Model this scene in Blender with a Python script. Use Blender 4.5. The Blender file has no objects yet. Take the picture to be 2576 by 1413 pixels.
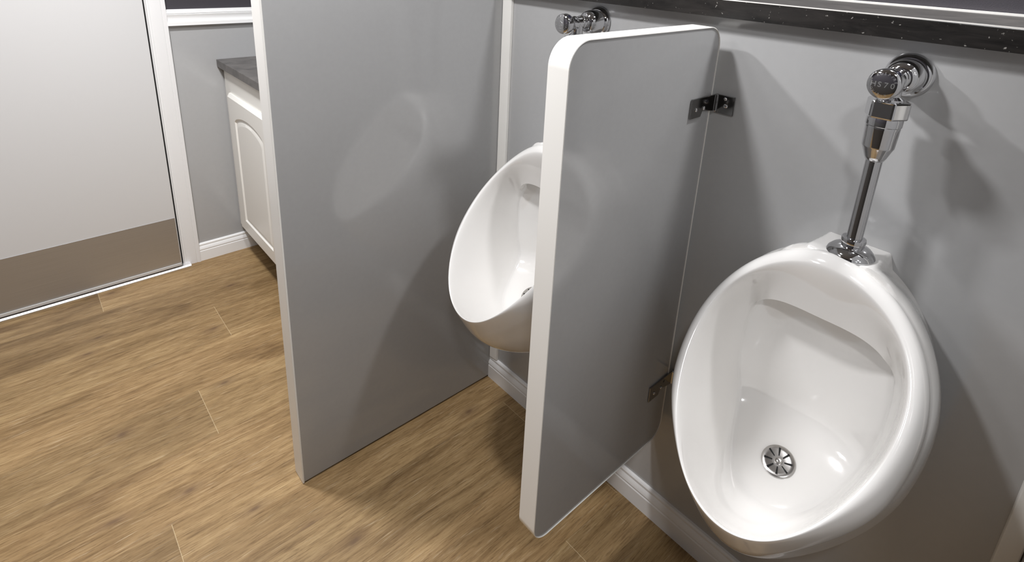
import bpy, math, random
from mathutils import Vector, Matrix
import numpy as np

random.seed(7)
scene = bpy.context.scene
COL = scene.collection
PI = math.pi

# ------------------------------------------------------------------ render look
scene.view_settings.view_transform = 'Standard'
scene.view_settings.look = 'None'
scene.view_settings.gamma = 1.0
scene.view_settings.use_curve_mapping = False
scene.view_settings.exposure = 0.32
scene.cycles.use_denoising = True
scene.cycles.max_bounces = 10
scene.cycles.glossy_bounces = 6
scene.cycles.caustics_refractive = False
scene.cycles.blur_glossy = 0.6
scene.cycles.sample_clamp_indirect = 6.0

# ------------------------------------------------------------------ materials
def new_mat(name):
    m = bpy.data.materials.new(name)
    m.use_nodes = True
    nt = m.node_tree
    return m, nt, nt.nodes['Principled BSDF']

def srgb(r, g, b):
    f = lambda c: (c / 255 / 12.92) if c / 255 <= 0.04045 else ((c / 255 + 0.055) / 1.055) ** 2.4
    return (f(r), f(g), f(b), 1)

def paint(name, col, rough=0.45, spec=0.5, bump=0.0, bscale=300, metallic=0.0, coat=0.0, var=0.0):
    m, nt, b = new_mat(name)
    b.inputs['Base Color'].default_value = col
    b.inputs['Roughness'].default_value = rough
    b.inputs['Specular IOR Level'].default_value = spec
    b.inputs['Metallic'].default_value = metallic
    b.inputs['Coat Weight'].default_value = coat
    b.inputs['Coat Roughness'].default_value = 0.04
    tc = nt.nodes.new('ShaderNodeTexCoord')
    n = nt.nodes.new('ShaderNodeTexNoise')
    n.inputs['Scale'].default_value = bscale
    n.inputs['Detail'].default_value = 3
    nt.links.new(tc.outputs['Object'], n.inputs['Vector'])
    if bump > 0:
        bp = nt.nodes.new('ShaderNodeBump')
        bp.inputs['Strength'].default_value = bump
        bp.inputs['Distance'].default_value = 0.001
        nt.links.new(n.outputs['Fac'], bp.inputs['Height'])
        nt.links.new(bp.outputs['Normal'], b.inputs['Normal'])
    if var > 0:
        mx = nt.nodes.new('ShaderNodeMix'); mx.data_type = 'RGBA'
        mx.inputs['A'].default_value = tuple(c * (1 - var) for c in col[:3]) + (1,)
        mx.inputs['B'].default_value = tuple(min(1, c * (1 + var)) for c in col[:3]) + (1,)
        nt.links.new(n.outputs['Fac'], mx.inputs['Factor'])
        nt.links.new(mx.outputs['Result'], b.inputs['Base Color'])
    return m

M = {}
M['wall'] = paint('grey_wall_panel', srgb(176, 176, 176), 0.16, 0.8, 0.02, 60, var=0.03)
M['wall_darkened'] = paint('darkened_unseen_wall', srgb(70, 69, 69), 0.35, 0.5)  # lower walls out of view, darkened to cut bounce and dim chrome reflections
M['wall_dark'] = paint('charcoal_wall', srgb(62, 59, 64), 0.55, 0.4, 0.25, 500, var=0.25)
M['panel'] = paint('grey_laminate', srgb(166, 166, 166), 0.11, 0.9, 0.02, 90, var=0.03)
M['band'] = paint('cream_edge_band', srgb(241, 239, 234), 0.35, 0.5)
M['white'] = paint('white_paint', srgb(236, 235, 234), 0.38, 0.5)
M['rail'] = paint('bright_white_trim', srgb(248, 248, 247), 0.35, 0.5)
M['door'] = paint('white_door_skin', srgb(214, 213, 212), 0.42, 0.45, 0.04, 40)
M['cabinet'] = paint('cream_white_cabinet', srgb(240, 238, 232), 0.36, 0.5)
M['ceramic'] = paint('white_vitreous_china', srgb(238, 236, 233), 0.10, 0.55, coat=0.6)
M['chrome'] = paint('chrome', (0.66, 0.66, 0.67, 1), 0.05, 0.5, metallic=1.0)
M['nickel'] = paint('dull_chrome', (0.30, 0.295, 0.29, 1), 0.14, 0.5, metallic=1.0)
M['relief'] = paint('bright_relief', (0.62, 0.62, 0.62, 1), 0.3, 0.5, metallic=0.8)
M['strainer'] = paint('strainer_steel', (0.62, 0.60, 0.58, 1), 0.22, 0.5, metallic=1.0)
M['black'] = paint('gap_shade_black', (0.006, 0.006, 0.006, 1), 0.6, 0.3)
M['button'] = paint('black_button', (0.008, 0.008, 0.02, 1), 0.12, 0.5)
M['ceiling'] = paint('darkened_ceiling', srgb(176, 175, 174), 0.7, 0.3)  # unseen ceiling, greyed down for darker chrome reflections and less fill
M['toe'] = paint('dark_toe_kick', srgb(60, 52, 44), 0.6, 0.3)
M['alu'] = paint('aluminium_sill', (0.86, 0.86, 0.87, 1), 0.30, 0.5, metallic=0.75)
M['rubber'] = paint('grey_vinyl_sweep', srgb(205, 203, 200), 0.4, 0.4)

def brushed(name, col, rough, axis_scale):
    m, nt, b = new_mat(name)
    b.inputs['Metallic'].default_value = 1.0
    b.inputs['Roughness'].default_value = rough
    tc = nt.nodes.new('ShaderNodeTexCoord')
    mp = nt.nodes.new('ShaderNodeMapping')
    mp.inputs['Scale'].default_value = axis_scale
    n = nt.nodes.new('ShaderNodeTexNoise')
    n.inputs['Scale'].default_value = 1.0
    n.inputs['Detail'].default_value = 4
    rp = nt.nodes.new('ShaderNodeValToRGB')
    rp.color_ramp.elements[0].color = tuple(c * 0.88 for c in col[:3]) + (1,)
    rp.color_ramp.elements[1].color = tuple(min(1, c * 1.10) for c in col[:3]) + (1,)
    bp = nt.nodes.new('ShaderNodeBump')
    bp.inputs['Strength'].default_value = 0.12
    bp.inputs['Distance'].default_value = 0.0005
    nt.links.new(tc.outputs['Object'], mp.inputs['Vector'])
    nt.links.new(mp.outputs['Vector'], n.inputs['Vector'])
    nt.links.new(n.outputs['Fac'], rp.inputs['Fac'])
    nt.links.new(rp.outputs['Color'], b.inputs['Base Color'])
    nt.links.new(n.outputs['Fac'], bp.inputs['Height'])
    nt.links.new(bp.outputs['Normal'], b.inputs['Normal'])
    return m
M['kick'] = brushed('brushed_kick_plate', (0.60, 0.60, 0.61, 1), 0.5, (4, 400, 400))

def slate(name, c0, c1, scale, spots=0.0, stretch=(1, 1, 1), rough=0.4):
    m, nt, b = new_mat(name)
    b.inputs['Roughness'].default_value = rough
    tc = nt.nodes.new('ShaderNodeTexCoord')
    mp = nt.nodes.new('ShaderNodeMapping'); mp.inputs['Scale'].default_value = stretch
    n = nt.nodes.new('ShaderNodeTexNoise')
    n.inputs['Scale'].default_value = scale; n.inputs['Detail'].default_value = 8
    n.inputs['Roughness'].default_value = 0.65; n.inputs['Distortion'].default_value = 0.6
    rp = nt.nodes.new('ShaderNodeValToRGB')
    rp.color_ramp.elements[0].position = 0.33; rp.color_ramp.elements[0].color = c0
    rp.color_ramp.elements[1].position = 0.68; rp.color_ramp.elements[1].color = c1
    nt.links.new(tc.outputs['Object'], mp.inputs['Vector'])
    nt.links.new(mp.outputs['Vector'], n.inputs['Vector'])
    nt.links.new(n.outputs['Fac'], rp.inputs['Fac'])
    out = rp.outputs['Color']
    if spots > 0:
        v = nt.nodes.new('ShaderNodeTexNoise'); v.inputs['Scale'].default_value = 190; v.inputs['Detail'].default_value = 2
        nt.links.new(tc.outputs['Object'], v.inputs['Vector'])
        r2 = nt.nodes.new('ShaderNodeValToRGB')
        r2.color_ramp.elements[0].position = 0.70; r2.color_ramp.elements[0].color = (0, 0, 0, 1)
        r2.color_ramp.elements[1].position = 0.76; r2.color_ramp.elements[1].color = (spots,) * 3 + (1,)
        nt.links.new(v.outputs['Fac'], r2.inputs['Fac'])
        mx = nt.nodes.new('ShaderNodeMix'); mx.data_type = 'RGBA'
        mx.inputs['B'].default_value = srgb(190, 186, 180)
        nt.links.new(r2.outputs['Color'], mx.inputs['Factor'])
        nt.links.new(out, mx.inputs['A'])
        out = mx.outputs['Result']
    nt.links.new(out, b.inputs['Base Color'])
    bp = nt.nodes.new('ShaderNodeBump'); bp.inputs['Strength'].default_value = 0.15; bp.inputs['Distance'].default_value = 0.001
    nt.links.new(n.outputs['Fac'], bp.inputs['Height']); nt.links.new(bp.outputs['Normal'], b.inputs['Normal'])
    return m
M['counter'] = slate('charcoal_slate_laminate', srgb(68, 65, 63), srgb(108, 104, 101), 14, 0.0, (1, 1, 1), 0.35)
M['ledge_top'] = slate('dark_ledge_top', srgb(62, 60, 58), srgb(86, 83, 80), 14, 0.0, (1, 1, 1), 0.38)
M['ledge'] = slate('black_speckled_laminate', srgb(20, 19, 18), srgb(48, 45, 43), 9, 0.55, (6, 1.2, 6), 0.33)

def wood_floor():
    m, nt, b = new_mat('oak_vinyl_plank')
    N, L = nt.nodes.new, nt.links.new
    tc = N('ShaderNodeTexCoord')
    at = N('ShaderNodeAttribute'); at.attribute_name = 'plank'      # random colour per plank
    uv = N('ShaderNodeUVMap'); uv.uv_map = 'plank_uv'
    sep = N('ShaderNodeSeparateColor'); L(at.outputs['Color'], sep.inputs['Color'])
    off = N('ShaderNodeVectorMath'); off.operation = 'MULTIPLY_ADD'
    off.inputs[1].default_value = (37, 19, 11)
    L(at.outputs['Color'], off.inputs[0]); L(tc.outputs['Object'], off.inputs[2])
    def noise(scale, vec, detail=6, rough=0.6, dist=0.0):
        mp = N('ShaderNodeMapping'); mp.inputs['Scale'].default_value = scale
        L(vec, mp.inputs['Vector'])
        n = N('ShaderNodeTexNoise'); n.inputs['Scale'].default_value = 1
        n.inputs['Detail'].default_value = detail; n.inputs['Roughness'].default_value = rough
        n.inputs['Distortion'].default_value = dist
        L(mp.outputs['Vector'], n.inputs['Vector'])
        return n
    # a slow warp so that the grain wanders round knots
    warp = noise((3.0, 9.0, 1), off.outputs[0], 2, 0.5)
    wv = N('ShaderNodeVectorMath'); wv.operation = 'MULTIPLY_ADD'
    wv.inputs[1].default_value = (0.05, 0.05, 0)
    L(warp.outputs['Color'], wv.inputs[0]); L(off.outputs[0], wv.inputs[2])
    cloud = noise((2.2, 11, 1), wv.outputs[0], 4, 0.55, 0.4)
    streak = noise((4.2, 64, 1), wv.outputs[0], 8, 0.70, 0.5)
    fine = noise((24, 330, 1), off.outputs[0], 4, 0.7)
    fleck = noise((13, 200, 1), wv.outputs[0], 3, 0.6)
    patch = noise((1.9, 6.5, 1), off.outputs[0], 3, 0.55, 1.2)
    def ramp(fac, pts):
        r = N('ShaderNodeValToRGB')
        e = r.color_ramp.elements
        e[0].position, e[0].color = pts[0]
        e[1].position, e[1].color = pts[-1]
        for p, c in pts[1:-1]:
            k = e.new(p); k.color = c
        L(fac, r.inputs['Fac'])
        return r.outputs['Color']
    def mix(fac, a, bb, mode='MIX', f=None):
        x = N('ShaderNodeMix'); x.data_type = 'RGBA'; x.blend_type = mode
        if fac is not None: L(fac, x.inputs['Factor'])
        else: x.inputs['Factor'].default_value = f
        for s, v in (('A', a), ('B', bb)):
            if isinstance(v, tuple): x.inputs[s].default_value = v
            else: L(v, x.inputs[s])
        return x.outputs['Result']
    base = ramp(cloud.outputs['Fac'], [(0.25, srgb(152, 127, 89)), (0.5, srgb(176, 149, 108)), (0.75, srgb(196, 170, 126))])
    st = ramp(streak.outputs['Fac'], [(0.28, srgb(150, 132, 110)), (0.44, srgb(212, 203, 190)), (0.58, (1, 1, 1, 1)), (0.78, (1, 1, 1, 1))])
    c = mix(None, base, st, 'MULTIPLY', 0.50)
    wm = N('ShaderNodeMapping'); wm.inputs['Scale'].default_value = (0.75, 7.5, 1)
    L(wv.outputs[0], wm.inputs['Vector'])
    wave = N('ShaderNodeTexWave'); wave.wave_type = 'BANDS'; wave.bands_direction = 'Y'; wave.wave_profile = 'SAW'
    wave.inputs['Scale'].default_value = 1.1; wave.inputs['Distortion'].default_value = 7.0
    wave.inputs['Detail'].default_value = 3; wave.inputs['Detail Scale'].default_value = 1.3; wave.inputs['Detail Roughness'].default_value = 0.6
    L(wm.outputs['Vector'], wave.inputs['Vector'])
    wr = ramp(wave.outputs['Fac'], [(0.0, (1.0, 1.0, 1.0, 1)), (0.72, srgb(244, 240, 232)), (0.90, srgb(196, 182, 160)), (1.0, srgb(236, 228, 214))])
    c = mix(None, c, wr, 'MULTIPLY', 0.32)
    fn = ramp(fine.outputs['Fac'], [(0.30, srgb(168, 154, 136)), (0.5, srgb(238, 234, 228)), (0.7, (1, 1, 1, 1))])
    c = mix(None, c, fn, 'MULTIPLY', 0.85)
    fl = ramp(fleck.outputs['Fac'], [(0.60, (0, 0, 0, 1)), (0.76, (0.30, 0.30, 0.30, 1))])
    c = mix(fl, c, srgb(238, 220, 186))
    pk = ramp(patch.outputs['Fac'], [(0.56, (0, 0, 0, 1)), (0.70, (0.62, 0.62, 0.62, 1))])
    c = mix(pk, c, mix(None, c, srgb(165, 150, 134), 'MULTIPLY', 0.9))
    # knots
    vm = N('ShaderNodeMapping'); vm.inputs['Scale'].default_value = (2.1, 4.4, 1)
    L(wv.outputs[0], vm.inputs['Vector'])
    vo = N('ShaderNodeTexVoronoi'); vo.voronoi_dimensions = '2D'; vo.inputs['Scale'].default_value = 1
    L(vm.outputs['Vector'], vo.inputs['Vector'])
    kn = ramp(vo.outputs['Distance'], [(0.012, (0.9, 0.9, 0.9, 1)), (0.04, (0.4, 0.4, 0.4, 1)), (0.12, (0, 0, 0, 1))])
    c = mix(kn, c, srgb(112, 88, 64))
    gm = N('ShaderNodeMath'); gm.operation = 'MULTIPLY'; gm.inputs[1].default_value = 0.45
    L(sep.outputs['Green'], gm.inputs[0])
    c = mix(gm.outputs[0], c, mix(None, c, srgb(214, 206, 204), 'MULTIPLY', 1.0))
    # tone per plank
    tn = N('ShaderNodeMapRange'); tn.inputs['To Min'].default_value = 0.86; tn.inputs['To Max'].default_value = 1.10
    L(sep.outputs['Red'], tn.inputs['Value'])
    tm = N('ShaderNodeVectorMath'); tm.operation = 'SCALE'
    L(c, tm.inputs[0]); L(tn.outputs['Result'], tm.inputs['Scale'])
    # seams: u runs in metres from the nearer end, v from the nearer long side
    su = N('ShaderNodeSeparateXYZ'); L(uv.outputs['UV'], su.inputs[0])
    def seam(sock, size, w0, w1):
        a = N('ShaderNodeMath'); a.operation = 'PINGPONG'; a.inputs[1].default_value = size / 2
        L(sock, a.inputs[0])
        r = N('ShaderNodeMapRange'); r.inputs['From Min'].default_value = w0; r.inputs['From Max'].default_value = w1
        r.inputs['To Min'].default_value = 1; r.inputs['To Max'].default_value = 0
        L(a.outputs[0], r.inputs['Value'])
        return r.outputs['Result']
    e1 = seam(su.outputs['X'], 1.22, 0.0004, 0.0009)
    e2 = seam(su.outputs['Y'], 0.2245, 0.0003, 0.0010)
    f2 = N('ShaderNodeMath'); f2.operation = 'MULTIPLY'; f2.inputs[1].default_value = 0.30; L(e2, f2.inputs[0])
    c2 = mix(f2.outputs[0], tm.outputs[0], srgb(110, 84, 56))
    f1 = N('ShaderNodeMath'); f1.operation = 'MULTIPLY'; f1.inputs[1].default_value = 0.5; L(e1, f1.inputs[0])
    c3 = mix(f1.outputs[0], c2, srgb(226, 206, 168))  # pale end seams: bevel highlight painted into the colour
    L(c3, b.inputs['Base Color'])
    b.inputs['Roughness'].default_value = 0.48
    b.inputs['Specular IOR Level'].default_value = 0.35
    bp = N('ShaderNodeBump'); bp.inputs['Strength'].default_value = 0.25; bp.inputs['Distance'].default_value = 0.001
    L(streak.outputs['Fac'], bp.inputs['Height']); L(bp.outputs['Normal'], b.inputs['Normal'])
    return m
M['floor'] = wood_floor()

# ------------------------------------------------------------------ helpers
def link_mesh(name, verts, faces, mat, parent=None, smooth=False, loc=(0, 0, 0), bevel=0.0, seg=2, auto=None):
    me = bpy.data.meshes.new(name)
    me.from_pydata([tuple(v) for v in verts], [], faces)
    me.validate(); me.update()
    import bmesh
    bm = bmesh.new(); bm.from_mesh(me)
    bmesh.ops.recalc_face_normals(bm, faces=bm.faces)
    bm.to_mesh(me); bm.free()
    if mat: me.materials.append(mat)
    o = bpy.data.objects.new(name, me)
    COL.objects.link(o)
    o.location = loc
    if parent: o.parent = parent
    if smooth:
        for p in me.polygons: p.use_smooth = True
    if auto is not None:
        me.set_sharp_from_angle(angle=math.radians(auto))
    if bevel > 0:
        md = o.modifiers.new('bevel', 'BEVEL'); md.width = bevel; md.segments = seg
        md.limit_method = 'ANGLE'; md.angle_limit = math.radians(35)
    return o

def box_vf(x0, x1, y0, y1, z0, z1):
    v = [(x, y, z) for x in (x0, x1) for y in (y0, y1) for z in (z0, z1)]
    f = [(0, 1, 3, 2), (4, 6, 7, 5), (0, 4, 5, 1), (2, 3, 7, 6), (0, 2, 6, 4), (1, 5, 7, 3)]
    return v, f

def box(name, b, mat, parent=None, bevel=0.0, loc=(0, 0, 0)):
    v, f = box_vf(*b)
    return link_mesh(name, v, f, mat, parent, bevel=bevel, loc=loc)

def prism(name, poly, axis, a0, a1, mat, parent=None, bevel=0.0, smooth=False, auto=None, loc=(0, 0, 0)):
    """poly in the two axes other than `axis` (in xyz order), extruded a0..a1"""
    n = len(poly)
    def mk(p, a):
        q = list(p); q.insert(axis, a); return tuple(q)
    v = [mk(p, a0) for p in poly] + [mk(p, a1) for p in poly]
    f = [tuple(range(n)), tuple(range(2 * n - 1, n - 1, -1))]
    for i in range(n):
        j = (i + 1) % n
        f.append((i, j, n + j, n + i))
    return link_mesh(name, v, f, mat, parent, bevel=bevel, smooth=smooth, auto=auto, loc=loc)

def lathe_vf(prof, seg=48, axis='z', cap=True):
    v, f = [], []
    for (r, h) in prof:
        for k in range(seg):
            a = 2 * PI * k / seg
            c, s = r * math.cos(a), r * math.sin(a)
            v.append((c, s, h) if axis == 'z' else (-h, c, s))
    for i in range(len(prof) - 1):
        for k in range(seg):
            k2 = (k + 1) % seg
            f.append((i * seg + k, i * seg + k2, (i + 1) * seg + k2, (i + 1) * seg + k))
    if cap:
        f.append(tuple(range(seg - 1, -1, -1)))
        f.append(tuple((len(prof) - 1) * seg + k for k in range(seg)))
    return v, f

def lathe(name, prof, mat, parent=None, seg=48, axis='z', loc=(0, 0, 0), auto=35):
    v, f = lathe_vf(prof, seg, axis)
    return link_mesh(name, v, f, mat, parent, smooth=True, loc=loc, auto=auto)

def thing(name, label, cat, loc, group=None):
    o = bpy.data.objects.new(name, None)
    COL.objects.link(o); o.location = loc
    o.empty_display_size = 0.05
    o['label'] = label; o['category'] = cat
    if group: o['group'] = group
    return o

def tag(o, label, cat, group=None):
    o['label'] = label; o['category'] = cat
    if group: o['group'] = group
    return o

def struct(o, label=None):
    o['kind'] = 'structure'
    if label: o['label'] = label; 
    return o

def dup(root, loc, label):
    r = root.copy(); COL.objects.link(r); r.location = loc; r['label'] = label
    made = {root: r}
    for ch in list(root.children):
        c = ch.copy(); COL.objects.link(c); c.parent = r; made[ch] = c
        for g in ch.children:
            d = g.copy(); COL.objects.link(d); d.parent = c; made[g] = d
    return r, made

def smoothstep(a, b, x):
    t = min(1, max(0, (x - a) / (b - a))) if a != b else float(x >= a)
    return t * t * (3 - 2 * t)

def lerp(a, b, t): return tuple(a[i] + (b[i] - a[i]) * t for i in range(3))
def bez(a, b, c, t): return tuple((1 - t) ** 2 * a[i] + 2 * t * (1 - t) * b[i] + t * t * c[i] for i in range(3))

# ------------------------------------------------------------------ key dimensions (metres; urinal wall is x = 0)
YB = 2.082          # back wall
YP, TP = 0.669, 0.0515   # tall partition face and thickness
YN = -0.637         # face of the partition on the near side
XL, YF, ZC = -1.95, -1.75, 2.20
LEDGE_Z0, LEDGE_Z1, LEDGE_D, LEDGE_B = 1.3165, 1.351, 0.030, 0.27

# ------------------------------------------------------------------ room shell
# floor of separate planks in one mesh
def floor():
    W, Lp, y0 = 0.2245, 1.22, 1.442
    joint = {0: -0.63, -2: -0.798, -4: -0.97, 2: -0.97, 1: -0.10, -1: -0.20, -3: -0.12, -5: -0.05, -6: -0.02, -7: -0.228}
    v, f, uv, colr = [], [], [], []
    for k in range(-15, 4):
        ya, yb = y0 + k * W, y0 + (k + 1) * W
        ya, yb = max(ya, YF), min(yb, YB)
        if ya >= yb: continue
        j = joint.get(k, random.uniform(-1.2, 0))
        x = j - 3 * Lp
        while x < 0.0:
            xa, xb = max(x, XL), min(x + Lp, 0.0)
            if xb > xa:
                i = len(v)
                v += [(xa, ya, 0), (xb, ya, 0), (xb, yb, 0), (xa, yb, 0)]
                f.append((i, i + 1, i + 2, i + 3))
                q = y0 + k * W
                uv += [(xa - x, ya - q), (xb - x, ya - q), (xb - x, yb - q), (xa - x, yb - q)]
                c = (random.random(), random.random(), random.random(), 1)
                colr += [c] * 4
            x += Lp
    me = bpy.data.meshes.new('floor'); me.from_pydata(v, [], f); me.update()
    ul = me.uv_layers.new(name='plank_uv')
    for i, p in enumerate(uv): ul.data[i].uv = p
    ca = me.color_attributes.new('plank', 'FLOAT_COLOR', 'CORNER')
    for i, c in enumerate(colr): ca.data[i].color = c
    me.materials.append(M['floor'])
    o = bpy.data.objects.new('floor', me); COL.objects.link(o)
    return struct(o)
floor()
struct(box('ceiling', (XL - .1, LEDGE_B + .1, YF - .1, YB + .1, ZC, ZC + .06), M['ceiling']))
struct(box('wall_right', (0.0, LEDGE_B + .1, YF, YB, -.05, LEDGE_Z0), M['wall']), 'grey lower wall behind the urinals')
struct(box('wall_right', (LEDGE_B, LEDGE_B + .1, YF, YB, LEDGE_Z0, ZC), M['wall_dark']), 'charcoal upper wall above the ledge')
struct(box('wall_back', (XL - .1, 0.0, YB, YB + .1, -.05, 1.10), M['wall']), 'grey lower wall beside the door')
struct(box('wall_back', (XL - .1, LEDGE_B, YB, YB + .1, 1.10, ZC), M['wall_dark']), 'charcoal upper wall above the chair rail')
struct(box('wall_left', (XL - .1, XL, YF, YB, -.05, 1.10), M['wall_darkened']))
struct(box('wall_left', (XL - .1, XL, YF, YB, 1.10, ZC), M['wall_dark']))
struct(box('wall_front', (XL - .1, LEDGE_B, YF - .1, YF, -.05, 1.10), M['wall_darkened']))
struct(box('wall_front', (XL - .1, LEDGE_B, YF - .1, YF, 1.10, ZC), M['wall_dark']))

# ---- ledge on top of the urinal wall, between the partitions
ledge = thing('wall_ledge', 'dark speckled ledge capping the grey wall above the urinals', 'ledge', (0, 0, LEDGE_Z0))
hz = LEDGE_Z1 - LEDGE_Z0
prism('fascia', [(-LEDGE_D, 0.0), (-LEDGE_D, hz - .004), (-LEDGE_D + .004, hz), (-LEDGE_D + .016, hz), (-LEDGE_D + .016, 0.0)], 1,
      YN, YP - .001, M['ledge'], ledge)
box('ledge_top', (-LEDGE_D + .016, LEDGE_B - .002, YN, YP - .001, .0, hz), M['ledge_top'], ledge)
# pale strip painted as the front corner's highlight, and a pale back joint strip
box('highlight_strip', (-LEDGE_D - .0004, -LEDGE_D + .0016, YN, YP - .001, hz - .0014, hz + .0006), M['band'], ledge)['label'] = 'thin pale strip painted as the highlight on the front corner'
box('back_strip', (LEDGE_B - .010, LEDGE_B - .001, YN, YP - .001, hz, hz + .004), M['band'], ledge)['label'] = 'thin pale strip along the back joint'

# ---- mouldings
def base_profile(h=0.085, t=0.014):
    # (offset from wall, z)
    return [(0, 0), (t, 0), (t, h * .56), (t * .86, h * .60), (t * .86, h * .63), (t * 1.0, h * .66), (t * .92, h * .74), (t * .62, h * .82),
            (t * .50, h * .85), (t * .62, h * .88), (t * .62, h * .94), (t * .40, h * .985), (0, h)]
def baseboard_right(name, y0, y1):
    return struct(prism(name, [(-a, z) for a, z in base_profile()], 1, y0, y1, M['white'], smooth=True, auto=25))
baseboard_right('baseboard_right', YN + .0, YP - .0)
struct(prism('baseboard_back', [(YB - a, z) for a, z in base_profile()], 0, -0.577, -0.006, M['rail'], smooth=True, auto=25))
# chair rail on the back wall
cz0, ch, ct = 1.075, 0.064, 0.020
rail_prof = [(0, 0), (ct, 0), (ct, .0145), (ct * .62, .0165), (ct * .5, .022), (ct * .55, .030), (ct * .72, .038), (ct * .86, .0445),
             (ct * .62, .0465), (ct * .62, .0475), (ct * .80, .0485), (ct * .80, .0535), (ct * .55, .0555), (ct * .62, .0575), (ct * .62, .062), (ct * .4, ch), (0, ch)]
struct(prism('trim_1', [(YB - a, cz0 + z) for a, z in rail_prof], 0, -0.577, 0.0, M['rail'], smooth=True, auto=25),
       'white moulded chair rail on the back wall')
# door casing (right leg), moulded across its width
cx0, cw, cth = -0.577, 0.066, 0.018
cas = [(0, 0), (0, cth), (.004, cth), (.010, cth * .93), (.014, cth * .78), (.017, cth * .86), (.034, cth * .80), (.050, cth * .66), (.054, cth * .52),
       (.057, cth * .58), (.063, cth * .52), (cw, cth * .38), (cw, 0)]
struct(prism('trim_2', [(cx0 - a, YB - d) for a, d in cas], 2, 0.0, 2.06, M['white'], smooth=True, auto=25), 'white moulded door casing right of the door')
# corner strips where wall and partitions meet
struct(prism('trim_3', [(0, YP - .001), (-.012, YP - .001), (-.012, YP - .004), (-.0095, YP - .034), (0, YP - .036)], 2, .085, LEDGE_Z0, M['band'], bevel=.002),
       'cream corner strip between tall partition and urinal wall')
struct(prism('trim_4', [(0, YN + .001), (-.012, YN + .001), (-.012, YN + .004), (-.0095, YN + .029), (0, YN + .031)], 2, .085, LEDGE_Z0, M['band'], bevel=.002),
       'pale corner strip at the bottom right edge of the photo')

# ---- door on the back wall
door = box('door_1', (-1.56, -0.655, YB - .030, YB - .002, 0.024, 2.03), M['door'], bevel=.0015)
struct(door, 'plain white door with a brushed metal kick plate')
kp = box('kick_plate', (-1.555, -0.658, YB - .0320, YB - .0300, 0.032, 0.252), M['kick'], door, bevel=.0006)
kp['label'] = 'brushed metal kick plate'
box('door_sweep', (-1.555, -0.657, YB - .036, YB - .0305, 0.019, 0.031), M['rubber'], door, bevel=.001)
# black strips stand in for shade in the door gaps; thin weather strip
struct(box('trim_5', (-0.655, -0.6425, YB - .006, YB - .0005, 0.0, 2.05), M['black']), 'black strip painted as the shade in the gap along the door edge')
struct(box('trim_6', (-0.6475, -0.6435, YB - .017, YB - .006, 0.012, 2.05), M['white'], bevel=.001), 'thin white door stop beside the casing')
struct(box('trim_7', (-1.62, -0.655, YB - .006, YB - .0005, 0.0, 0.024), M['black']), 'black strip painted as the shade in the gap under the door')
# threshold
struct(prism('trim_8', [(YB - .036, 0), (YB - .036, .004), (YB - .030, .010), (YB - .014, .013), (YB - .006, .013), (YB - .006, 0)], 0, -1.62, -0.62, M['alu'], bevel=.001),
       'aluminium threshold strip under the door')

# ------------------------------------------------------------------ tall partition
def tall_partition(y0, y1, label, name='tall_partition'):
    p = thing(name, label, 'partition', (-0.336, (y0 + y1) / 2, 0))
    ox = 0.336; h = (y1 - y0) / 2
    poly = [(-0.668 + ox, .006), (0 + ox - .0, .006), (0 + ox, LEDGE_Z1 + .01), (LEDGE_B + ox, LEDGE_Z1 + .01), (LEDGE_B + ox, 1.78), (-0.668 + ox, 1.78)]
    # keep clear of the wall by a hair
    poly = [(x - .0005, z) for x, z in poly]
    prism('panel', poly, 1, -h, h, M['panel'], p)
    box('edge_trim', (-0.6725 + ox, -0.668 + ox, -h - .0012, h + .0012, .002, 1.78), M['band'], p, bevel=.0012)['label'] = 'cream edge strip'
    return p
tall_partition(YP, YP + TP, 'tall grey partition with a cream front edge, beyond the far urinal')
tall_partition(YN - TP, YN, 'tall grey partition on the near side, at the bottom right edge of the photo')

# ------------------------------------------------------------------ urinal divider with rounded corners
DV_Y0, DV_Y1 = 0.0, 0.0398
DV_X0, DV_X1, DV_Z0, DV_Z1 = -0.46, -0.020, 0.289, 1.300
div = thing('urinal_divider', 'grey wall-hung divider panel with rounded cream edge between the urinals', 'divider', ((DV_X0 + DV_X1) / 2, (DV_Y0 + DV_Y1) / 2, DV_Z0))
def rrect(x0, x1, z0, z1, rs, n=14):
    # rs: radii at (x0z0, x1z0, x1z1, x0z1)
    pts = []
    for (cx, cz, a0, r) in ((x0, z0, PI, rs[0]), (x1, z0, 1.5 * PI, rs[1]), (x1, z1, 0, rs[2]), (x0, z1, .5 * PI, rs[3])):
        mx = cx + r if cx == x0 else cx - r
        mz = cz + r if cz == z0 else cz - r
        for k in range(n + 1):
            a = a0 + .5 * PI * k / n
            pts.append((mx + r * math.cos(a), mz + r * math.sin(a)))
    return pts
dcx, dcy = div.location.x, div.location.y
hx, hh, hy = (DV_X1 - DV_X0) / 2, DV_Z1 - DV_Z0, (DV_Y1 - DV_Y0) / 2
RS = (.042, .042, .042, .045)
ip = rrect(-hx + .0014, hx - .0014, .0014, hh - .0014, [r - .0014 for r in RS])
prism('panel', ip, 1, -hy, hy, M['panel'], div)
op = rrect(-hx, hx, 0, hh, RS)
nn = len(op)
vv = []
for y, pl in ((-hy - .0022, ip), (-hy - .0016, op), (hy + .0016, op), (hy + .0022, ip)):
    vv += [(x, y, z) for x, z in pl]
ff = []
for i in range(nn):
    j = (i + 1) % nn
    for a in range(4):
        b_ = (a + 1) % 4
        ff.append((a * nn + i, a * nn + j, b_ * nn + j, b_ * nn + i))
link_mesh('edge_trim', vv, ff, M['band'], div, smooth=True, auto=40)['label'] = 'rounded cream edge strip'

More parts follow.
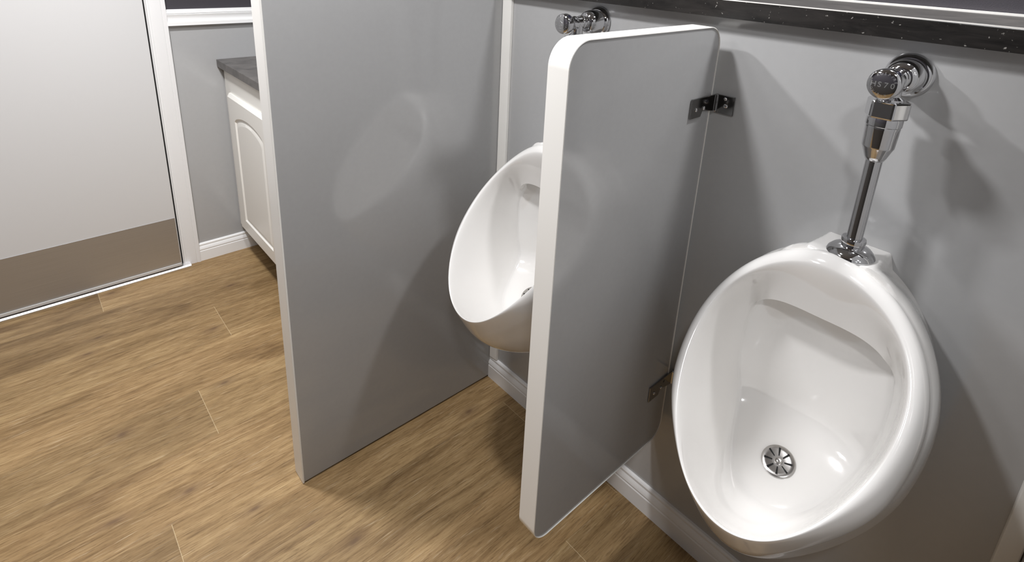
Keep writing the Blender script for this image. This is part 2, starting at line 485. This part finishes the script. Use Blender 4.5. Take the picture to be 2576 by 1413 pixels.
def bracket(z, yoff=0):
    """angle bracket: one leaf on the divider's near face, one on the wall"""
    x = lambda X: X - dcx
    yf = -hy - .0008
    z = z - DV_Z0
    # leaf on the panel: full-height tab then a narrower tongue toward the wall
    poly = [(x(-.0985), z - .020), (x(-.060), z - .020), (x(-.054), z - .008), (x(-.006), z - .016), (x(-.006), z + .020), (x(-.0985), z + .020)]
    br = prism('mounting_bracket', poly, 1, yf - .0035, yf, M['nickel'], div, bevel=.0008)
    # leaf on the wall
    v, f = box_vf(x(-.0045), x(-.0006), yf - .042, yf - .0005, z - .019, z + .020)
    link_mesh('wall_leaf', v, f, M['nickel'], br, bevel=.0008)
    # rolled corner between the leaves
    v, f = box_vf(x(-.0085), x(-.0035), yf - .0065, yf - .0012, z - .017, z + .020)
    link_mesh('corner_bar', v, f, M['chrome'], br, bevel=.002)
    for (sx, sz, m) in ((-.0806, -.003, 'chrome'), (-.052, -.003, 'chrome'), (-.0425, .010, 'button')):
        r = .0042 if m == 'chrome' else .0036
        hgt = .0028 if m == 'chrome' else .0003
        vv2, ff2 = lathe_vf([(r, 0), (r, hgt * .4), (r * .7, hgt * .85), (r * .25, hgt)], 20)
        vv2 = [(a, -c - 0.0, b_) for a, b_, c in vv2]
        o = link_mesh('screw' if m == 'chrome' else 'screw_hole', vv2, ff2, M[m], br, smooth=True, loc=(x(sx), yf - .0035, z + sz))
    vv2, ff2 = lathe_vf([(.0046, 0), (.0046, .001), (.0032, .0026), (.001, .003)], 20, 'x')
    link_mesh('screw', vv2, ff2, M['chrome'], br, smooth=True, loc=(x(-.0045), yf - .025, z - .001))
    vv2, ff2 = lathe_vf([(.0036, 0), (.0036, .0004)], 20, 'x')
    link_mesh('screw', vv2, ff2, M['chrome'], br, smooth=True, loc=(x(-.0045), yf - .022, z + .013))
bracket(1.1415)
bracket(0.452)

# ------------------------------------------------------------------ urinal
UZ = 0.36
RIM = dict(W=.1518, zt=.958, zb=.587, ut=.1318, ub=.385, bu=-.0347, a1=-.0567, a2=-.0907, a3=-.0218, b2=-.1837, b3=.018)
def rim_pt(th):
    p = RIM; c = math.cos(th); s = (1 - c) / 2
    y = p['W'] * math.sin(th) * (1 + p['a1'] * c + p['a2'] * math.cos(2 * th) + p['a3'] * math.cos(3 * th))
    u = p['ut'] + (p['ub'] - p['ut']) * s + p['bu'] * 4 * s * (1 - s) + p['b2'] * s * (1 - s) * (1 - 2 * s)
    z = p['zt'] + (p['zb'] - p['zt']) * s + p['b3'] * 4 * s * (1 - s)
    return (u, y, z)

def make_urinal(yc, label):
    root = thing('urinal', label, 'urinal', (0, yc, UZ), 'wall hung urinals')
    NS = 288
    rings = []
    ths = [2 * PI * k / NS for k in range(NS)]
    R = [np.array(rim_pt(t)) for t in ths]
    ctr = np.array([.25, 0, .77])
    # frames along the rim
    fr = []
    for k in range(NS):
        tan = R[(k + 1) % NS] - R[k - 1]; tan /= np.linalg.norm(tan)
        inw = ctr - R[k]; inw -= tan * inw.dot(tan); inw /= np.linalg.norm(inw)
        nrm = np.cross(tan, inw)
        if nrm[0] < 0: nrm = -nrm
        fr.append((inw, nrm))
    DD = []
    for k in range(NS):
        g_ = ((1 - math.cos(ths[k])) / 2) ** 3
        d_ = fr[k][1] * (1 - g_) + np.array([.50, 0, .87]) * g_
        DD.append(d_ / np.linalg.norm(d_))
    BU1, BU2 = .06, .10
    CR, DEEP = .006, .058
    DP = [.018 + (DEEP - .018) * smoothstep(.02, .40, (1 - math.cos(t)) / 2) for t in ths]
    OUTS = [.020 - .023 * smoothstep(.64, .95, (1 - math.cos(t)) / 2) for t in ths]      # crest inset, outer bulge, depth of the rounded lip
    def add(fn):
        rings.append([tuple(fn(k)) for k in range(NS)])
    # wall footprint
    def wall_pt(k):
        t = ths[k]; c = math.cos(t); s = math.sin(t)
        y = .178 * (abs(s) ** .95) * (1 if s >= 0 else -1) * (1 - .05 * c)
        z = .665 + (.278 if c > 0 else .275) * c
        return np.array([0.0, y, z])
    def boss(p):
        """spud boss: a flat-topped block rising from the shoulder against the wall"""
        u, y, z = p
        yy = y + .006 * (1 if y < 0 else 0)
        m = 1 - smoothstep(.046, .056, abs(yy))
        # the block's flanks spread a little where they meet the lip
        m = max(m, (1 - smoothstep(.046, .095, abs(yy))) * smoothstep(.05, .12, u))
        m *= 1 - smoothstep(.115, .150, u)
        if z > .84:
            top = .955 + .09 * min(u, .085)
            return np.array([u, y, z + max(0, top - z) * m])
        return p
    # outer skin: wall -> rim
    def outer(t):
        def fn(k):
            th = ths[k]; b = (1 - math.cos(th)) / 2
            inw, nrm = fr[k]
            r0 = R[k] - inw * OUTS[k] - DD[k] * DP[k]
            w = wall_pt(k)
            g = b ** 2.2
            p1 = w + np.array([.35 * r0[0] + .06 * g, w[1] * BU1, -.018 * g])
            p2a = r0 - nrm * (.10 * r0[0]) + np.array([-.26 * r0[0], r0[1] * BU2, .012 * (1 - g)])
            p2b = r0 - DD[k] * .080
            p2 = p2a * (1 - g) + p2b * g
            q = 1 - t
            p = w * q ** 3 + p1 * 3 * q * q * t + p2 * 3 * q * t * t + r0 * t ** 3
            return boss(p)
        return fn
    for i in range(19):
        add(outer(i / 18))
    # rounded lip: a quarter ellipse from the outer skin up to the crest
    for a in range(6, 91, 7):
        A = math.radians(a)
        add(lambda k, A=A: R[k] + fr[k][0] * (CR - (CR + OUTS[k]) * math.cos(A)) - DD[k] * DP[k] * (1 - math.sin(A)))
    # hood edge / crease outline in the back of the bowl
    def sup(v, e): return (abs(v) ** e) * (1 if v >= 0 else -1)
    def ub(y, z):
        a = abs(y) / .130
        flo = smoothstep(.640, .500, z) if False else 1 - smoothstep(.500, .640, z)
        return .070 + .030 * min(1, a) ** 3.2 + .150 * flo ** 1.6
    def back(k):
        t = ths[k]; c = math.cos(t); s = math.sin(t)
        zz = .700 + (.150 * sup(c, .55) if c > 0 else .188 * sup(c, .95))
        yy = .127 * sup(s, .60 if c > 0 else .85)
        uu = ub(yy, zz) + .004
        hd = smoothstep(.30, .75, c)
        # hood edge bows forward in the middle
        uu = uu * (1 - hd) + (.108 + .012 * (1 - (yy / .13) ** 2)) * hd
        return np.array([uu, yy, zz])
    last = len(rings) - 1
    def inner(t):
        def fn(k):
            th = ths[k]; b = (1 - math.cos(th)) / 2
            p0 = np.array(rings[last][k]); p2 = back(k)
            s_ = abs(math.sin(th))
            f_ = smoothstep(.35, 1.0, b)
            # control point: walls drop steeply from the rim, then round into the back
            c_side = np.array([p0[0] * .35 + p2[0] * .65, p0[1] * .86 + p2[1] * .14, p0[2] * .45 + p2[2] * .55])
            c_top = np.array([p2[0] + .010, p0[1] * .5 + p2[1] * .5, p0[2] * .45 + p2[2] * .55])
            c_bot = np.array([p0[0] * .88 + p2[0] * .12, p0[1] * .7 + p2[1] * .3, p2[2] - .004])
            c1 = c_top * (1 - smoothstep(.05, .4, b)) + c_side * smoothstep(.05, .4, b)
            c1 = c1 * (1 - f_) + c_bot * f_
            d1 = p0 + fr[k][0] * .012
            d2 = c1 * .8 + p2 * .2
            q = 1 - t
            return p0 * q ** 3 + d1 * 3 * q * q * t + d2 * 3 * q * t * t + p2 * t ** 3
        return fn
    for i in range(1, 19):
        add(inner((i / 18) ** 1.5))
    # step in under the hood at the top, a soft crease elsewhere
    def hood(k):
        t = ths[k]; c = math.cos(t)
        return smoothstep(.30, .62, c)
    bc = np.array([.070, 0, .690])
    def backring(q):
        def fn(k):
            p = back(k)
            y = p[1] * (1 - q)
            z = bc[2] + (p[2] - bc[2]) * (1 - q)
            return np.array([ub(y, z), y, z])
        return fn
    # hood underside
    def under(q):
        def fn(k):
            p = back(k); h = hood(k)
            e = backring(.02)(k)
            a = p + np.array([-.004, 0, .0]) * h
            tgt = e * (1 - h) + np.array([ub(p[1] * .985, p[2]), p[1] * .985, p[2] + .004]) * h
            return a * (1 - q) + tgt * q
        return fn
    add(under(.04)); add(under(.3)); add(under(.7)); add(under(1.0))
    for q in (.05, .10, .16, .23, .31, .40, .50, .60, .70, .80, .90, .96):
        add(backring(q))
    verts = []
    for r in rings:
        verts += [(-p[0], p[1], p[2] - UZ) for p in r]
    faces = []
    for i in range(len(rings) - 1):
        for k in range(NS):
            k2 = (k + 1) % NS
            faces.append((i * NS + k, i * NS + k2, (i + 1) * NS + k2, (i + 1) * NS + k))
    faces.append(tuple(range(NS)))
    L0 = (len(rings) - 1) * NS
    ci = len(verts); verts.append((-bc[0], 0, bc[2] - UZ))
    for k in range(NS):
        faces.append((L0 + k, L0 + (k + 1) % NS, ci))
    body = link_mesh('bowl', verts, faces, M['ceramic'], root, smooth=True, auto=70)
    # drain strainer on the bowl floor
    k0 = NS // 2
    # find the floor point at u ~ .145 on the centre line
    best = None
    for q in [i / 200 for i in range(0, 160)]:
        p = backring(q)(k0)
        if best is None or abs(p[0] - DRAIN_U) < abs(best[0][0] - DRAIN_U):
            p2 = backring(q + .01)(k0)
            best = (p, p2)
    p, p2 = best
    tx = np.array([-(p[0] - p2[0]), 0, p[2] - p2[2]]); tx /= np.linalg.norm(tx)   # pointing forward in world (x,z)
    ang = math.atan2(tx[2], -tx[0])
    disc = [(.0285, .0), (.0285, .0022), (.0265, .0034), (.020, .0026), (.012, .0018), (.0085, .0018)]
    v, f = lathe_vf(disc + [(.0001, .0018)], 56, 'z', cap=False)
    st = link_mesh('drain_strainer', v, f, M['strainer'], root, smooth=True, auto=40, loc=(-p[0], 0, p[2] - UZ + .0012))
    st.rotation_euler = (0, -ang * -1.0, 0)
    st['label'] = 'round steel drain strainer'
    # eight slots and the centre screw
    sv, sf = [], []
    for k in range(8):
        a = 2 * PI * (k + .4) / 8
        ca, sa = math.cos(a), math.sin(a)
        i0 = len(sv)
        pts = []
        for (r, w) in ((.0100, .0008), (.0235, .0017)):
            pts.append((r, w))
        for zz in (.0016, .0036):
            for (r, w) in pts:
                h = zz if r < .015 else zz + .0012 * (zz > .002)
                sv += [(r * ca - w * sa, r * sa + w * ca, h), (r * ca + w * sa, r * sa - w * ca, h)]
        sf += [(i0 + 4, i0 + 5, i0 + 7, i0 + 6), (i0, i0 + 2, i0 + 3, i0 + 1), (i0, i0 + 1, i0 + 5, i0 + 4), (i0 + 2, i0 + 6, i0 + 7, i0 + 3),
               (i0, i0 + 4, i0 + 6, i0 + 2), (i0 + 1, i0 + 3, i0 + 7, i0 + 5)]
    # slots sit a hair above the plate
    link_mesh('slots', [(a, b_, c - .0006) for a, b_, c in sv], sf, M['black'], st)
    lathe('center_screw', [(.0062, .0014), (.0062, .0032), (.0052, .0038), (.0046, .0028), (.0030, .0026), (.0026, .0036), (.0001, .0038)], M['strainer'], st, 32)
    return root
DRAIN_U = 0.150
U_NEAR, U_FAR = -0.308, 0.347
urinal = make_urinal(U_NEAR, 'white wall-hung urinal in front on the right, its drain in full view')

# ------------------------------------------------------------------ flush valve (origin on the wall at the valve axis)
def make_valve(y, z, label):
    root = thing('flush_valve', label, 'flush valve', (0, y, z), 'flush valves above the urinals')
    ch = M['chrome']
    US = .078        # stand-off of the down tube from the wall
    lathe('wall_flange', [(.0345, .0004), (.0355, .003), (.0345, .006), (.0325, .010), (.0300, .012), (.0290, .013)], ch, root, 56, 'x')
    lathe('stop_dome', [(.0278, .0125), (.0278, .030), (.0270, .038), (.0245, .046), (.0205, .0515), (.0150, .0535)], ch, root, 56, 'x')
    lathe('valve_body', [(.0150, .051), (.0150, .056), (.0135, .058), (.0135, .062), (.0160, .064), (.0168, .067), (.0160, .070), (.0140, .072),
                         (.0140, .084), (.0155, .086), (.0160, .089), (.0152, .092), (.0150, .094), (.0155, .100), (.0178, .108), (.0200, .113)], ch, root, 56, 'x')
    cap = lathe('cap', [(.0200, .1125), (.0220, .115), (.0226, .118), (.0226, .128), (.0220, .1305), (.0206, .1318), (.0145, .1334), (.0072, .1342), (.0004, .1344)], ch, root, 64, 'x')
    # dark push-button window on the cap's side
    vb, fb = lathe_vf([(.0044, -.004), (.0044, .0006), (.0034, .0012), (.001, .0015)], 24)
    d = Vector((-.12 * 0, -.62, .78)).normalized()
    bt = link_mesh('button', vb, fb, M['button'], cap, smooth=True, loc=(-.1225, d.y * .0222, d.z * .0222))
    bt.rotation_euler = d.to_track_quat('Z', 'Y').to_euler()
    # raised lettering on the cap face
    def letters(txt, size, r=None, a_mid=0.0, step=.3, flip=False, z0=.1336):
        parts = []
        n = len(txt)
        for i, chx in enumerate(txt):
            if chx == ' ': continue
            cu = bpy.data.curves.new('lettering', 'FONT'); cu.body = chx; cu.size = size; cu.extrude = .0004
            cu.align_x = 'CENTER'; cu.align_y = 'CENTER'; cu.resolution_u = 3
            ob = bpy.data.objects.new('lettering', cu); COL.objects.link(ob)
            if r is None:
                px, py, rot = (i - (n - 1) / 2) * size * .74, -.0005, 0
            else:
                a = a_mid + (i - (n - 1) / 2) * step * (1 if flip else -1)
                px, py, rot = r * math.cos(a), r * math.sin(a), a + (PI / 2 if flip else -PI / 2)
            parts.append((ob, px, py, rot))
        return parts
    allp = letters('HS70', .0112) + letters('RUSPIRE', .0050, .0158, PI * .40, .31) + letters('OV/2:x', .0048, .0156, -PI * .62, .29, True)
    dg = bpy.context.evaluated_depsgraph_get()
    lv, lf = [], []
    for ob, px, py, rot in allp:
        me = ob.evaluated_get(dg).to_mesh()
        i0 = len(lv); c, s = math.cos(rot), math.sin(rot)
        for vt in me.vertices:
            a, b_ = vt.co.x * c - vt.co.y * s + px, vt.co.x * s + vt.co.y * c + py
            rr = math.hypot(a, b_)
            dome = .1344 - .0028 * (rr / .0208) ** 2
            # seen from the room (looking along +x): picture right is -y
            lv.append((-(dome + vt.co.z + .0001), -a, b_))
        lf += [tuple(i0 + q for q in p.vertices) for p in me.polygons]
        ob.to_mesh_clear()
    for ob, *_ in allp:
        cu = ob.data; bpy.data.objects.remove(ob); bpy.data.curves.remove(cu)
    lt = link_mesh('lettering', lv, lf, M['relief'], cap)
    lt['label'] = 'raised lettering'
    # vertical run
    lathe('outlet', [(.0130, -.006), (.0135, -.024), (.0185, -.028), (.0190, -.031)], ch, root, 48, 'z', loc=(-US, 0, 0))
    hexp = []
    for k in range(6):
        a = PI / 6 + k * PI / 3
        hexp.append((.0305 * math.cos(a), .0305 * math.sin(a)))
    # ring nut with six flats
    v, f = [], []
    nt_ = prism('coupling_nut', hexp, 2, -.058, -.030, ch, root, bevel=.003, loc=(-US, 0, 0))
    lathe('vacuum_breaker', [(.0240, -.056), (.0252, -.060), (.0252, -.070), (.0240, -.0712), (.0240, -.0722), (.0243, -.0735), (.0241, -.0745), (.0227, -.1045), (.02255, -.1052), (.0220, -.1066), (.0212, -.1082), (.0160, -.122), (.0134, -.128), (.0120, -.129)], ch, root, 56, 'z', loc=(-US, 0, 0))
    lathe('supply_pipe', [(.0119, -.128), (.0119, -.290)], ch, root, 40, 'z', loc=(-US, 0, 0))
    lathe('spud_nut', [(.0130, -.266), (.0180, -.267), (.0188, -.270), (.0180, -.276), (.0166, -.281), (.0166, -.292)], ch, root, 48, 'z', loc=(-US, 0, 0))
    zb = UZ_TOP - z
    lathe('spud_flange', [(.0160, zb + .0180), (.0200, zb + .0170), (.0285, zb + .0130), (.0345, zb + .0070), (.0365, zb + .0022), (.0360, zb + .0004), (.034, zb + .0003)], ch, root, 56, 'z', loc=(-US, 0, 0))
    return root
UZ_TOP = 0.9625
VZ = 1.260
valve = make_valve(-0.320, VZ, 'chrome flush valve in full view above the front urinal')

# copies for the far stall
urinal2, _ = dup(urinal, (0, U_FAR, UZ), 'white wall-hung urinal half hidden behind the divider, beside the tall partition')
valve2, made = dup(valve, (0, 0.325, VZ + .010), 'chrome flush valve showing over the top edge of the divider')
for src, o in made.items():
    if src.name.startswith('lettering'):
        o.rotation_euler = (-PI / 2 * .92, 0, 0)

# ------------------------------------------------------------------ vanity cabinet and counter
CX = -0.39
cab = thing('vanity_cabinet', 'cream white vanity cabinet with arched door panel under dark countertop', 'cabinet', (CX / 2, 1.60, 0))
ox, oy = -CX / 2, -1.60
def cbox(name, b, mat, par=cab, bevel=0.0):
    x0, x1, y0, y1, z0, z1 = b
    return box(name, (x0 + ox, x1 + ox, y0 + oy, y1 + oy, z0, z1), mat, par, bevel)
cbox('body', (CX, -.016, 1.12, 2.066, .136, .889), M['cabinet'], bevel=.0012)
cbox('toe_kick', (-.30, -.016, 1.14, 2.064, .001, .136), M['toe'])
def cab_door(y0, y1):
    """overlay door: bevelled slab with a raised panel under a cathedral arch"""
    z0, z1 = .150, .790
    t, bv = .018, .012
    X = lambda d: CX - d + ox
    v = []; f = []
    Y = lambda y: y + oy
    # slab with bevelled edge
    for (d, i) in ((0.0005, 0), (t * .4, 0), (t, bv)):
        v += [(X(d), Y(y0 + i), z0 + i), (X(d), Y(y1 - i), z0 + i), (X(d), Y(y1 - i), z1 - i), (X(d), Y(y0 + i), z1 - i)]
    for a in range(2):
        for k in range(4):
            k2 = (k + 1) % 4
            f.append((a * 4 + k, a * 4 + k2, a * 4 + 4 + k2, a * 4 + 4 + k))
    f.append((0, 1, 2, 3))
    # front face with an arched hole filled by a groove and a raised field
    py0, py1, pz0, zs, rise = y0 + .080, y1 - .080, .216, .680, .040
    n = 28
    def outline(ins):
        pts = [(py0 + ins, pz0 + ins), (py1 - ins, pz0 + ins)]
        for k in range(n + 1):
            s = k / n
            yy = (py1 - ins) + (py0 - py1 + 2 * ins) * s
            zz = zs - ins + rise * math.sin(PI * min(1, max(0, s))) ** .55
            pts.append((yy, zz))
        return pts
    loops = [(0, t), (.004, t - .006), (.010, t - .007), (.026, t - .001), (.030, t - .001)]
    base = len(v)
    for ins, d in loops:
        v += [(X(d), Y(y), z) for y, z in outline(ins)]
    m_ = n + 3
    for a in range(len(loops) - 1):
        for k in range(m_):
            k2 = (k + 1) % m_
            f.append((base + a * m_ + k, base + a * m_ + k2, base + (a + 1) * m_ + k2, base + (a + 1) * m_ + k))
    f.append(tuple(base + (len(loops) - 1) * m_ + k for k in range(m_)))
    # frame between slab edge (verts 8..11) and arch outline
    A, B, Cc, D = 8, 9, 10, 11
    f.append((A, B, base + 1, base + 0))
    f.append((B, Cc, base + 2, base + 1))
    f.append((D, A, base + 0, base + m_ - 1))
    f.append(tuple([Cc, D] + [base + m_ - 1 - k for k in range(n + 1)]))
    return link_mesh('cabinet_door', v, f, M['cabinet'], cab, smooth=True, auto=20)
cab_door(1.495, 1.9965)
cab_door(1.135, 1.485)
tag(box('countertop', (-0.411, -.001, 1.10, 2.0805, .890, .9225), M['counter'], bevel=.002),
    'charcoal slate-look countertop on the white vanity cabinet', 'countertop')

# ------------------------------------------------------------------ lights
def area(name, loc, power, size=.10, col=(.985, .985, 1), rot=(0, 0, 0), shape='DISK', size_y=None):
    l = bpy.data.lights.new(name, 'AREA'); l.energy = power; l.shape = shape; l.size = size; l.color = col
    if size_y: l.size_y = size_y
    o = bpy.data.objects.new(name, l); COL.objects.link(o); o.location = loc; o.rotation_euler = rot
    return o
for (x, y, p) in ((-0.81, 0.36, 14), (-0.92, 1.12, 23), (-1.30, -0.85, 7), (0.12, -0.40, 9)):
    area('ceiling_downlight', (x, y, ZC - .02), p, .14)
area('added_fill_light', (-1.50, 0.72, ZC - .02), 5, .30)  # added soft fill to even out the door and left floor, no known fixture
w = bpy.data.worlds.new('world'); scene.world = w; w.use_nodes = True
w.node_tree.nodes['Background'].inputs[0].default_value = (0.9, 0.93, 1, 1)
w.node_tree.nodes['Background'].inputs[1].default_value = 0.03

# ------------------------------------------------------------------ camera
F, PCX, PCY = 1412.5, 1288.0, 329.8
rx, ry, rz = 1.262, 0.0459, -0.742
Rm = Matrix.Rotation(rz, 3, 'Z') @ Matrix.Rotation(rx, 3, 'X') @ Matrix.Rotation(ry, 3, 'Z')
cd = bpy.data.cameras.new('camera')
cam = bpy.data.objects.new('camera', cd); COL.objects.link(cam)
cam.matrix_world = Matrix.Translation((-1.0724, -0.5519, 1.4202)) @ Rm.to_4x4()
cd.sensor_fit = 'HORIZONTAL'; cd.sensor_width = 36.0
cd.lens = F / 2576 * 36.0
cd.shift_x = (1288.0 - PCX) / 2576
cd.shift_y = (PCY - 706.5) / 2576
cd.clip_start = 0.02
scene.camera = cam
